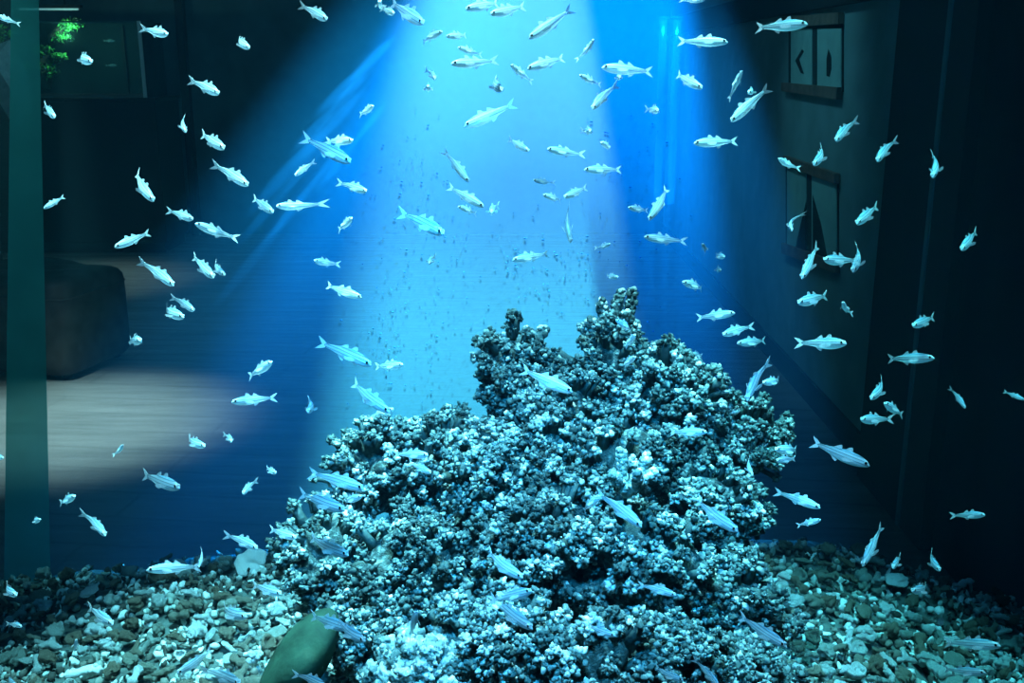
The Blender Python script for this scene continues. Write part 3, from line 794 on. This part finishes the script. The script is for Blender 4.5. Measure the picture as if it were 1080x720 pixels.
# head x, head y, tail x, tail y, flags, label.  flags: b head-on, r strongly foreshortened, t seen from above, c curled, f far and faint, n near
FISH = [
 (-3,18,17,23,'f','dim blue fish nosing out past the strip lamp corner'),
 (104,70,70,54,'','pale fish hovering in front of the planted aquarium'),
 (182,41,150,27,'','pale fish just beyond the aquarium pale corner edge'),
 (64,127,40,107,'','blue fish over the cabinet front beside the teal corner strip'),
 (200,142,184,120,'','small nose down fish in front of the narrow dark post'),
 (236,103,202,82,'','dim fish above the narrow post, nose down toward the light'),
 (242,160,207,138,'','dim fish just right of the narrow post, lower of two'),
 (267,55,241,35,'','dim fish high in the dark between post and light beam'),
 (348,26,320,2,'','dim diving fish at the top edge beside the light beam'),
 (396,115,377,118,'r','small white fish in the blue edge of the beam, upper half'),
 (403,8,398,3,'b','tiny head on fish at the top where the beam begins'),
 (417,19,405,5,'r','small fish beside the large top fish entering the beam'),
 (449,31,410,-3,'n','large striped fish diving into the beam at the top edge'),
 (468,37,440,40,'f','faint fish nose to nose with a small white one near the top'),
 (471,42,495,33,'','small white fish facing a faint fish near the top'),
 (483,53,508,55,'f','very faint fish just above a large pale one near the top'),
 (476,71,520,62,'','large pale fish level under the faint fish, upper beam'),
 (491,14,530,-3,'','large fish at the top edge, further left of the overlapping two'),
 (517,20,554,2,'','fish at the top edge tucked under its larger neighbour'),
 (557,43,601,10,'','bright fish swimming steeply down, topmost of the centre beam'),
 (555,75,599,57,'','bright fish touching noses with a small one, upper beam'),
 (538,71,562,84,'','small fish whose tail crosses the bright fish nose, upper beam'),
 (530,101,513,78,'r','blunt pale fish diving above the largest centre fish'),
 (460,87,453,70,'r','small pale fish above a round head on one, beam left'),
 (453,96,450,90,'b','round head on fish with spread fins, beam left'),
 (489,135,541,110,'','large striped fish in the middle of the upper beam, tail raised'),
 (626,44,612,62,'','small leaf like fish pointing up alone in the upper beam'),
 (610,82,635,87,'','plump short fish just above the nose down one, upper beam'),
 (623,119,646,86,'','nose down fish below the long fish at the beam edge'),
 (621,142,620,134,'b','tiny oval fish seen head on below the nose down one'),
 (633,73,689,74,'','long fish crossing the sharp right edge of the beam'),
 (652,86,652,75,'r','small fish hanging under the long one at the beam edge'),
 (742,3,721,-2,'','fish half cut by the top edge above the clear pipes'),
 (767,46,716,42,'','forked tail fish level beside the tops of the clear pipes'),
 (738,97,711,73,'','fish diving toward the scrolls beside the clear pipes'),
 (691,121,690,111,'b','white oval fish head on in front of the clear pipes'),
 (780,77,771,103,'','small fish pointing up in the blue right of the pipes'),
 (769,130,808,93,'','large fish heading down away from the upper scroll'),
 (786,101,801,91,'r','small fish hidden behind the large one near the upper scroll'),
 (847,31,802,24,'','bright fish crossing the top rod of the upper scroll'),
 (876,152,902,124,'','upper fish of two nose to tail above the lower scroll'),
 (853,177,880,151,'','lower fish of two nose to tail, at the lower scroll rod'),
 (50,221,64,206,'f','tiny dim fish in front of the black cabinet beside the strip'),
 (167,214,131,179,'','dim fish diving in front of the cabinet right side'),
 (208,233,178,221,'','small teal fish below the cabinet end, left of two'),
 (126,262,153,244,'','dim fish pointing down above the footstool'),
 (210,237,243,251,'','dim greenish fish meeting the small teal one below the cabinet'),
 (188,302,149,275,'','dim fish right of the footstool top, pointing down'),
 (231,294,198,269,'','front fish of the close blue pair right of the footstool'),
 (241,291,217,276,'','back fish of the close blue pair right of the footstool'),
 (266,198,227,172,'','striped blue fish at the dark edge, beside the light beam'),
 (292,226,263,207,'','blue white fish under the striped one at the beam edge'),
 (313,187,327,169,'','small violet fish pointing down at the blue beam edge'),
 (373,174,323,144,'n','large white fish of the overlapping pair in the blue rays'),
 (375,151,341,146,'','smaller fish overlapped from below in the blue rays'),
 (294,219,326,216,'c','crooked bent fish in the blue rays below the violet one'),
 (389,204,359,191,'','dusky fish with dark eye in the blue rays'),
 (374,232,354,241,'r','small plump white fish below the dusky one in the rays'),
 (334,276,351,278,'r','tiny round fish alone in the rays above a dark eyed fish'),
 (495,193,470,159,'','slim fish diving at the left of the bright beam'),
 (511,219,472,196,'','fish below the slim diver, nearest the oval one'),
 (519,227,518,214,'b','oval head on fish at the nose of another, mid beam'),
 (483,219,506,224,'f','faint fish underneath two diving ones, mid beam'),
 (558,162,536,144,'','small curved fish in the middle of the bright beam'),
 (576,159,613,162,'','level fish right of the small curved one, bright beam'),
 (632,153,650,155,'rf','faint short fish upper right of the bright beam middle'),
 (615,180,656,178,'','level pale fish below the faint short one, bright beam'),
 (562,191,583,192,'f','small faint fish above the two that touch noses'),
 (572,207,596,210,'','left fish of two forming a V over the upright one'),
 (594,210,620,196,'','right fish of two forming a V over the upright one'),
 (602,257,593,215,'t','fish seen from above with side fins spread, mid beam'),
 (470,249,427,223,'n','large dark spotted fish at the left of the bright beam'),
 (540,275,579,267,'','long fish level in the beam, lowest before the reef'),
 (454,279,453,269,'bf','pale oval fish below the large spotted one'),
 (643,258,631,261,'rf','faint little fish in the beam above the coral peak'),
 (730,152,779,148,'','level fish alone in the deep blue right of the pipes'),
 (818,169,842,177,'','small fish at the outer corner of the lower scroll rod'),
 (683,233,709,196,'','white fish nose down crossing another at the beam edge'),
 (661,220,685,221,'f','pale fish passing behind the nose down one, beam edge'),
 (678,250,722,255,'f','faint long fish below the crossing pair at beam edge'),
 (738,258,750,267,'rf','very faint fish in the blue right of the crossing pair'),
 (761,272,758,268,'bf','tiny pinkish fish in the blue above its lower twin'),
 (757,286,756,281,'bf','tiny pinkish fish in the blue below its upper twin'),
 (833,245,831,223,'c','curled fish in front of the lower scroll paper'),
 (841,295,867,257,'','steep fish below the lower scroll, left of three'),
 (919,173,944,145,'','dim fish beside the pillar, right of the scrolls'),
 (976,190,1000,158,'','dim fish in front of the dark pillar, upper'),
 (897,238,932,215,'','greenish fish between lower scroll and pillar'),
 (863,275,904,274,'','level fish in the middle of three below the lower scroll'),
 (893,288,919,257,'','rightmost of three fish below the lower scroll'),
 (1006,265,1038,242,'','dim fish alone in the dark beyond the pillar'),
 (200,335,160,324,'','lower fish of the bright pair beside the footstool'),
 (209,328,182,313,'','upper fish of the bright pair beside the footstool'),
 (156,359,129,359,'r','teal fish at the right side of the black footstool'),
 (383,314,340,300,'','broad fish with black eye left of the bright beam'),
 (394,385,339,361,'n','striped white fish nosing the tail of another, left of the reef'),
 (427,384,394,387,'','fish in front of the striped one left of the reef'),
 (413,434,364,404,'n','striped fish diving onto the reef left shoulder'),
 (417,430,388,443,'','pale fish crossing under the striped diver at the reef shoulder'),
 (291,381,258,398,'','slim white fish pointing up in the blue left of the reef'),
 (248,423,284,420,'','dusky fish below the slim white one in the blue'),
 (329,433,329,423,'b','tiny oval fish in the blue left of the reef shoulder'),
 (604,413,550,390,'n','large translucent fish in front of the upright coral column'),
 (651,293,637,290,'rf','faint fish right over the tip of the coral peak'),
 (648,337,672,350,'','fish in front of the coral peak, uppermost of three there'),
 (668,353,662,365,'r','tiny fish in front of the peak, middle of three there'),
 (669,376,655,386,'r','short fish in front of the peak, lowest of three there'),
 (717,298,749,304,'','fish just right of the coral peak at the beam edge'),
 (773,330,737,335,'','fish with big eye in the blue right of the peak'),
 (759,353,792,344,'','upper of two level fish in the blue right of the peak'),
 (775,362,814,359,'','lower of two level fish in the blue right of the peak'),
 (727,373,743,376,'rf','faint fish just off the pale sprig of the reef'),
 (783,422,807,381,'n','big forked tail fish diving beside the reef scroll side'),
 (801,403,831,401,'','fish partly hidden behind the big forked tail diver'),
 (836,320,878,311,'','bright level fish in the dark blue under the lower scroll'),
 (884,319,898,331,'r','small blue fish right of the bright level one under the scroll'),
 (885,362,853,362,'r','round headed blue fish alone below the scrolls'),
 (956,344,992,334,'','dim fish across the pillar, upper of two there'),
 (979,377,939,379,'','bright headed fish across the pillar, lower of two there'),
 (912,420,945,401,'','top fish of three beside the pillar foot'),
 (927,424,958,439,'','middle fish of three beside the pillar foot'),
 (902,441,940,443,'','bottom fish of three beside the pillar foot'),
 (1014,430,1009,409,'f','dim upright fish in the dark beyond the pillar'),
 (1077,421,1062,413,'f','dim little fish at the far dark edge of the tank'),
 (8,482,-12,481,'','pale nosed fish peeking in beside the teal strip'),
 (133,468,120,481,'','small white fish over the plank floor pointing up'),
 (85,521,57,533,'','pale fish over the plank floor right of the strip'),
 (47,546,27,552,'','dim fish in front of the lower teal strip'),
 (118,562,86,542,'','fish with white belly diving over the plank floor'),
 (196,512,144,503,'n','large blue level fish left of the reef in dark water'),
 (221,469,187,464,'','white fish above the large blue level one'),
 (248,464,237,459,'r','tiny fin spread fish near the white one left of the reef'),
 (294,497,278,495,'rf','faint short fish left of the reef, above an oval one'),
 (261,518,261,509,'b','tiny oval fish in the dark blue left of the reef'),
 (386,514,329,499,'n','upper white fish of the pair leaving the reef'),
 (367,535,312,523,'n','lower white fish of the pair leaving the reef'),
 (384,521,356,532,'f','blue shaded fish between the white pair and the reef'),
 (276,575,239,566,'','white fish above the bright rubble by the reef foot'),
 (316,564,281,561,'f','bluish fish entering the reef foot behind the white one'),
 (371,582,317,571,'n','bright white fish along the left foot of the reef'),
 (453,478,419,480,'f','blue fish on the left shoulder of the reef, upper'),
 (456,497,430,489,'f','pale blue fish on the left shoulder, just under another'),
 (633,520,611,542,'','small fish pointing up at the reef middle'),
 (675,552,637,522,'n','white fish diving at the reef middle below the antler coral'),
 (743,454,709,457,'','pale fish in front of the reef near its scroll side top'),
 (790,499,788,484,'r','round white fish on the outer dark coral bulge'),
 (813,472,852,477,'','white fish leaving the reef on the scroll side'),
 (816,484,842,485,'f','faint fish right under the white one leaving the reef'),
 (775,557,732,531,'n','white fish diving across the coral on the scroll side'),
 (861,533,825,520,'','round headed fish in the dark blue right of the reef'),
 (863,546,843,556,'','small fish under the round headed one right of the reef'),
 (915,490,858,468,'n','largest big eyed fish in the dark right of the reef'),
 (1032,540,1013,546,'r','small blue fish alone in the dark above the shadowed bed'),
 (905,595,935,556,'','long blue fish nose down onto the right rubble'),
 (25,624,-8,622,'','blue fish along the bed in front of the strip foot'),
 (27,658,7,659,'','little blue fish low on the dim rubble by the strip'),
 (127,653,85,645,'','bright blue striped fish over the left rubble'),
 (157,599,209,598,'','long blue fish skimming the top of the left rubble'),
 (212,597,214,579,'','thin upright fish at the tail of the long blue one'),
 (85,671,74,691,'f','faint blue fish nearly lost among the left rubble'),
 (21,719,0,716,'','blue fish at the bottom corner by the green stone'),
 (191,705,223,690,'f','translucent blue fish over the front left rubble'),
 (301,622,262,621,'f','deep blue fish over the bright slab by the reef foot'),
 (266,645,221,648,'f','translucent fish under the deep blue one on the rubble'),
 (259,714,214,710,'','translucent fish at the bottom near the green boulder'),
 (371,657,324,655,'','upper fish of the pair above the green boulder'),
 (389,670,344,660,'','lower fish of the pair above the green boulder'),
 (348,719,312,714,'','fish cut by the bottom edge beside the green boulder'),
 (441,639,430,678,'','slim fish pointing straight up low on the reef'),
 (552,605,507,587,'','fish heading down at the reef centre, upper of three'),
 (561,618,522,637,'','fish pointing up at the reef centre, middle of three'),
 (562,657,516,636,'','fish heading down at the reef centre, lowest of three'),
 (648,666,616,664,'','lone horizontal fish low on the reef centre'),
 (711,624,679,619,'','level fish on the fine speckled coral'),
 (825,676,784,655,'','fish diving past the reef foot on the scroll side'),
 (719,713,689,709,'','level fish at the bottom of the reef'),
 (757,722,738,697,'','fish diving out of the bottom edge from the lower cave'),
 (935,595,956,590,'r','plump blue fish over the top of the right rubble'),
 (983,597,983,586,'b','round blue fish head on over the right rubble'),
 (955,619,991,624,'','blue fish on the flat green slab, right rubble'),
 (1047,675,1004,683,'','long blue fish low over the shadowed right rubble'),
 (1033,704,999,712,'','blue fish near the bottom over the shadowed right rubble'),
]
PARTS = ['body', 'tail_fin', 'first_dorsal_fin', 'second_dorsal_fin', 'anal_fin', ('pectoral_fin', 1), ('pectoral_fin', -1), ('eye', 1), ('eye', -1)]
frnd = random.Random(3)
placed = []
def solve(hx, hy, tx, ty, fl, t):
    l = math.hypot(hx - tx, hy - ty); lm = l * t / F
    if 'b' in fl: L_ = .042
    elif 'r' in fl: L_ = max(lm * 1.9, .034)
    else: L_ = max(lm * 1.03, min(.056, lm * 1.35))
    ca = min(1, lm / L_); sa = (1 - ca * ca) ** .5
    sd = (RT * (hx - tx) + UP * (ty - hy)).normalized()
    fwd = (sd * ca - FW * sa).normalized()
    p = at((hx + tx) / 2, (hy + ty) / 2, t)
    return p, fwd, L_
for i, (hx, hy, tx, ty, fl, lab) in enumerate(FISH):
    l = math.hypot(hx - tx, hy - ty); mx, my = (hx + tx) / 2, (hy + ty) / 2
    t = max(.82, min(1.42, .056 * F / max(l, 1))) if not ('r' in fl or 'b' in fl) else frnd.uniform(1.0, 1.35)
    if 'f' in fl: t = 1.5
    if 'n' in fl: t = frnd.uniform(.95, 1.03)
    t *= frnd.uniform(.95, 1.03)
    if mx < 340 or mx > 800: t = min(t, 1.02 + my / 720 * .28)
    if my < 160: t = min(t, 1.22)
    if 300 < mx < 830 and my > 330:                      # in front of the reef
        t = min(t, 1.10 - max(0, my - 480) / 240 * .22 if not (mx < 520 and my < 445) and not (mx > 700 and my < 400) else t)
    if my > 555: t = min(t, 1.12 - max(0, my - 600) / 120 * .14)
    if my > 600 and (mx < 300 or mx > 830): t = min(t, 1.06 - (my - 600) / 120 * .05)
    for _ in range(12):
        p, fwd, L_ = solve(hx, hy, tx, ty, fl, t)
        if all((p - q).length > .42 * (L_ + m_) for q, m_ in placed): break
        t -= .035
    placed.append((p, L_))
    upv = UP if 't' not in fl else -FW
    if abs(fwd.dot(upv)) > .93: upv = (-FW + RT * .4).normalized()
    zz = (upv - fwd * upv.dot(fwd)).normalized(); yy = zz.cross(fwd)
    rot = Matrix((fwd, yy, zz)).transposed()
    root = empty('fish', p, lab, 'fish', 'school of silvery fish in the tank')
    root.rotation_euler = rot.to_euler(); s = L_ / 1.02; root.scale = (s, s, s * (1.06 if 'n' in fl else 1))
    var = VAR[3 if 'c' in fl else [0, 1, 2][i % 3]]
    for q in PARTS:
        o = bpy.data.objects.new(q if isinstance(q, str) else q[0], var[q]); COL.objects.link(o); o.parent = root
# two small fish inside the planted aquarium
for (hx, hy, tx, ty, lab) in ((124, 69, 111, 68, 'tiny dull fish in the planted aquarium, lower of two'), (120, 43, 111, 44, 'tiny dull fish in the planted aquarium, upper of two')):
    p = at_y((hx + tx) / 2, hy, YC + .15); root = empty('fish', p, lab, 'fish', 'fish in the planted aquarium')
    root.scale = (.085,) * 3
    for q in PARTS:
        o = bpy.data.objects.new(q if isinstance(q, str) else q[0], VAR[0][q]); COL.objects.link(o); o.parent = root

# ================================================================ LIGHT
def lamp_to(o, loc, tgt):
    o.location = loc; o.rotation_euler = (Vector(tgt) - Vector(loc)).to_track_quat('-Z', 'Y').to_euler()
def spot(name, loc, tgt, size, blend, col, e, rad=.01, falloff=None):
    l = bpy.data.lights.new(name, 'SPOT'); l.energy = e; l.color = col; l.spot_size = math.radians(size); l.spot_blend = blend; l.shadow_soft_size = rad
    if falloff:
        l.use_nodes = True; N = l.node_tree.nodes; em = N['Emission']; fo = N.new('ShaderNodeLightFalloff'); fo.inputs[0].default_value = 1.0
        l.node_tree.links.new(fo.outputs[falloff], em.inputs['Strength'])
    o = bpy.data.objects.new(name, l); COL.objects.link(o); lamp_to(o, loc, tgt); return o
def area(name, loc, tgt, sx, sy, col, e):
    l = bpy.data.lights.new(name, 'AREA'); l.shape = 'RECTANGLE'; l.size = sx; l.size_y = sy; l.energy = e; l.color = col
    o = bpy.data.objects.new(name, l); COL.objects.link(o); lamp_to(o, loc, tgt); return o
YL = TY1 - .15
def top(px, py, y=YL): return at_y(px, py, y)
# white beam: soft on one side, cut sharp on the other by the added side flap
spot('beam_lamp', top(534, -650), at_y(530, 330, TY1), 28, .75, (.80, 1.0, .74), 1040, .004, 'Constant')
spot('beam_lamp', top(532, -790), at_y(524, 400, TY1), 25, .8, (.30, .90, .94), 3000, .004, 'Constant')
# broad blue wash
spot('wash_lamp', top(695, -540), at_y(535, 290, TY1), 43, .45, (.0, .30, 1.0), 2100, .006, 'Linear')
spot('wash_lamp', top(695, -540), at_y(765, 330, TY1), 17, .8, (.02, .42, 1.0), 430, .006, 'Constant')
spot('wash_lamp', top(695, -540), at_y(330, 330, TY1), 28, 1.0, (.02, .50, 1.0), 850, .006, 'Constant')
# narrow blue spots added to stand in for rays from water ripples
for (px, py, sz, e) in ((395, 60, 2.2, 60), (370, 95, 1.6, 50), (350, 130, 2.4, 50), (328, 170, 1.5, 30), (345, 175, 1.2, 40), (390, 130, 1.4, 50), (310, 220, 1.6, 16)):
    spot('ripple_ray_spot', top(640, -190, TY1 - .08), at_y(px, py, TY1), sz, .9, (.02, .38, 1.0), e * 40, .002, 'Constant')
# unseen plates, added to keep these lamps on the pane and off the bed
for (px, py, xa, xb) in ((532, -650, -.12, .10), (695, -540, .10, .42)):
    p = top(px, py)
    hd = empty('light_baffle', (p.x, YL - .2, p.z - .1), 'black baffle added above the back pane to shape the lamp light', 'light baffle', 'added light baffles above the tank')
    box('plate', (xa - p.x, 0, 0), (xb - p.x, .2 + .0125, .004), M_DARK, hd)
    box('back_plate', (xa - p.x, .2 + .028, 0), (xb - p.x, .2 + .145, .004), M_DARK, hd)
    box('hanger', (xa - p.x, .3, .004), (xa - p.x + .01, .31, ZC - p.z + .1), M_DARK, hd)
    box('hanger', (xa - p.x, 0, .004), (xa - p.x + .01, .01, ZC - p.z + .1), M_DARK, hd)
    box('hanger', (xb - p.x - .01, 0, .004), (xb - p.x, .01, ZC - p.z + .1), M_DARK, hd)
    if px < 600:
        p1 = top(534, -650)
        fx = p1.x + .2 * math.tan(math.radians(10.1)) - p.x
        box('side_flap', (fx, .2, -.102), (fx + .05, .34, -.098), M_DARK, hd)
        box('flap_stem', (fx + .008, .19, -.102), (fx + .016, .2, .0), M_DARK, hd)
# reef lamps, then unseen fill spots added for the fish and bed (their cones end on the bed, short of the back pane)
spot('reef_lamp', (.03, 1.22, 2.55), (.03, 1.24, .6), 32, .8, (.56, .95, .97), 470, .03)
spot('reef_lamp', (-.36, 1.18, 2.55), (-.38, 1.20, .6), 28, .9, (.58, 1.0, .95), 720, .03)
spot('reef_lamp', (.42, 1.18, 2.55), (.44, 1.20, .6), 28, .9, (.26, 1.0, .92), 260, .03)
for x_, e_ in ((-.78, 12), (-.4, 55), (0, 90), (.4, 45), (.78, 10)):
    spot('tank_fill', (x_, .30, 2.55), (x_, 1.18, .6), 28, .5, (.17, .66, 1.0), e_ * .65, .05)
for x_ in (-.22, 0, .22):
    spot('tank_fill', (x_, .30, 2.55), (x_, 1.18, .6), 28, .5, (.62, .92, 1.0), 48, .05)
spot('front_fill', (.0, .45, 1.95), (.02, 1.2, .75), 34, .8, (.0, .50, 1.0), 160, .08)  # blue fill spot added to lift the reef's dark gaps
spot('corner_fill', (-.79, TY1 - .2, 2.5), (-.80, TY1, 1.0), 12, .8, (.5, 1.0, .9), 60, .03)  # unseen spot added to brighten the teal corner strip
# room lamps
fl = at_z(75, 445, 0)
spot('floor_lamp_spot', (fl.x - .1, fl.y - .2, 2.8), fl, 31, 1.0, (1.0, .72, .62), 1000, .1)
fl = at_z(95, 295, 0)
spot('floor_lamp_spot', (fl.x, fl.y, 2.8), fl, 34, 1.0, (1.0, .68, .56), 170, .1)
spot('scroll_fill_spot', (.1, 4.2, 2.7), at_x(862, 110, XR), 44, 1.0, (.55, .95, 1.0), 40, .1)  # unseen spot added to brighten the scrolls
area('room_lamp', (-1.6, 6.0, 2.85), (-1.6, 6.2, 0), 2.0, 1.5, (.45, .9, 1.0), 7)
pl = bpy.data.lights.new('planted_lamp', 'POINT'); pl.energy = 3.2; pl.color = (1.0, .95, .6); pl.shadow_soft_size = .04
po = bpy.data.objects.new('planted_lamp', pl); COL.objects.link(po); po.location = inaq(72, 36, .04)
# dim visitors' side light, with blue ambient fill added for the dark gaps
w = bpy.data.worlds.new('world'); SC.world = w; w.use_nodes = True
w.node_tree.nodes['Background'].inputs[0].default_value = (.0, .42, .75, 1)
w.node_tree.nodes['Background'].inputs[1].default_value = .05
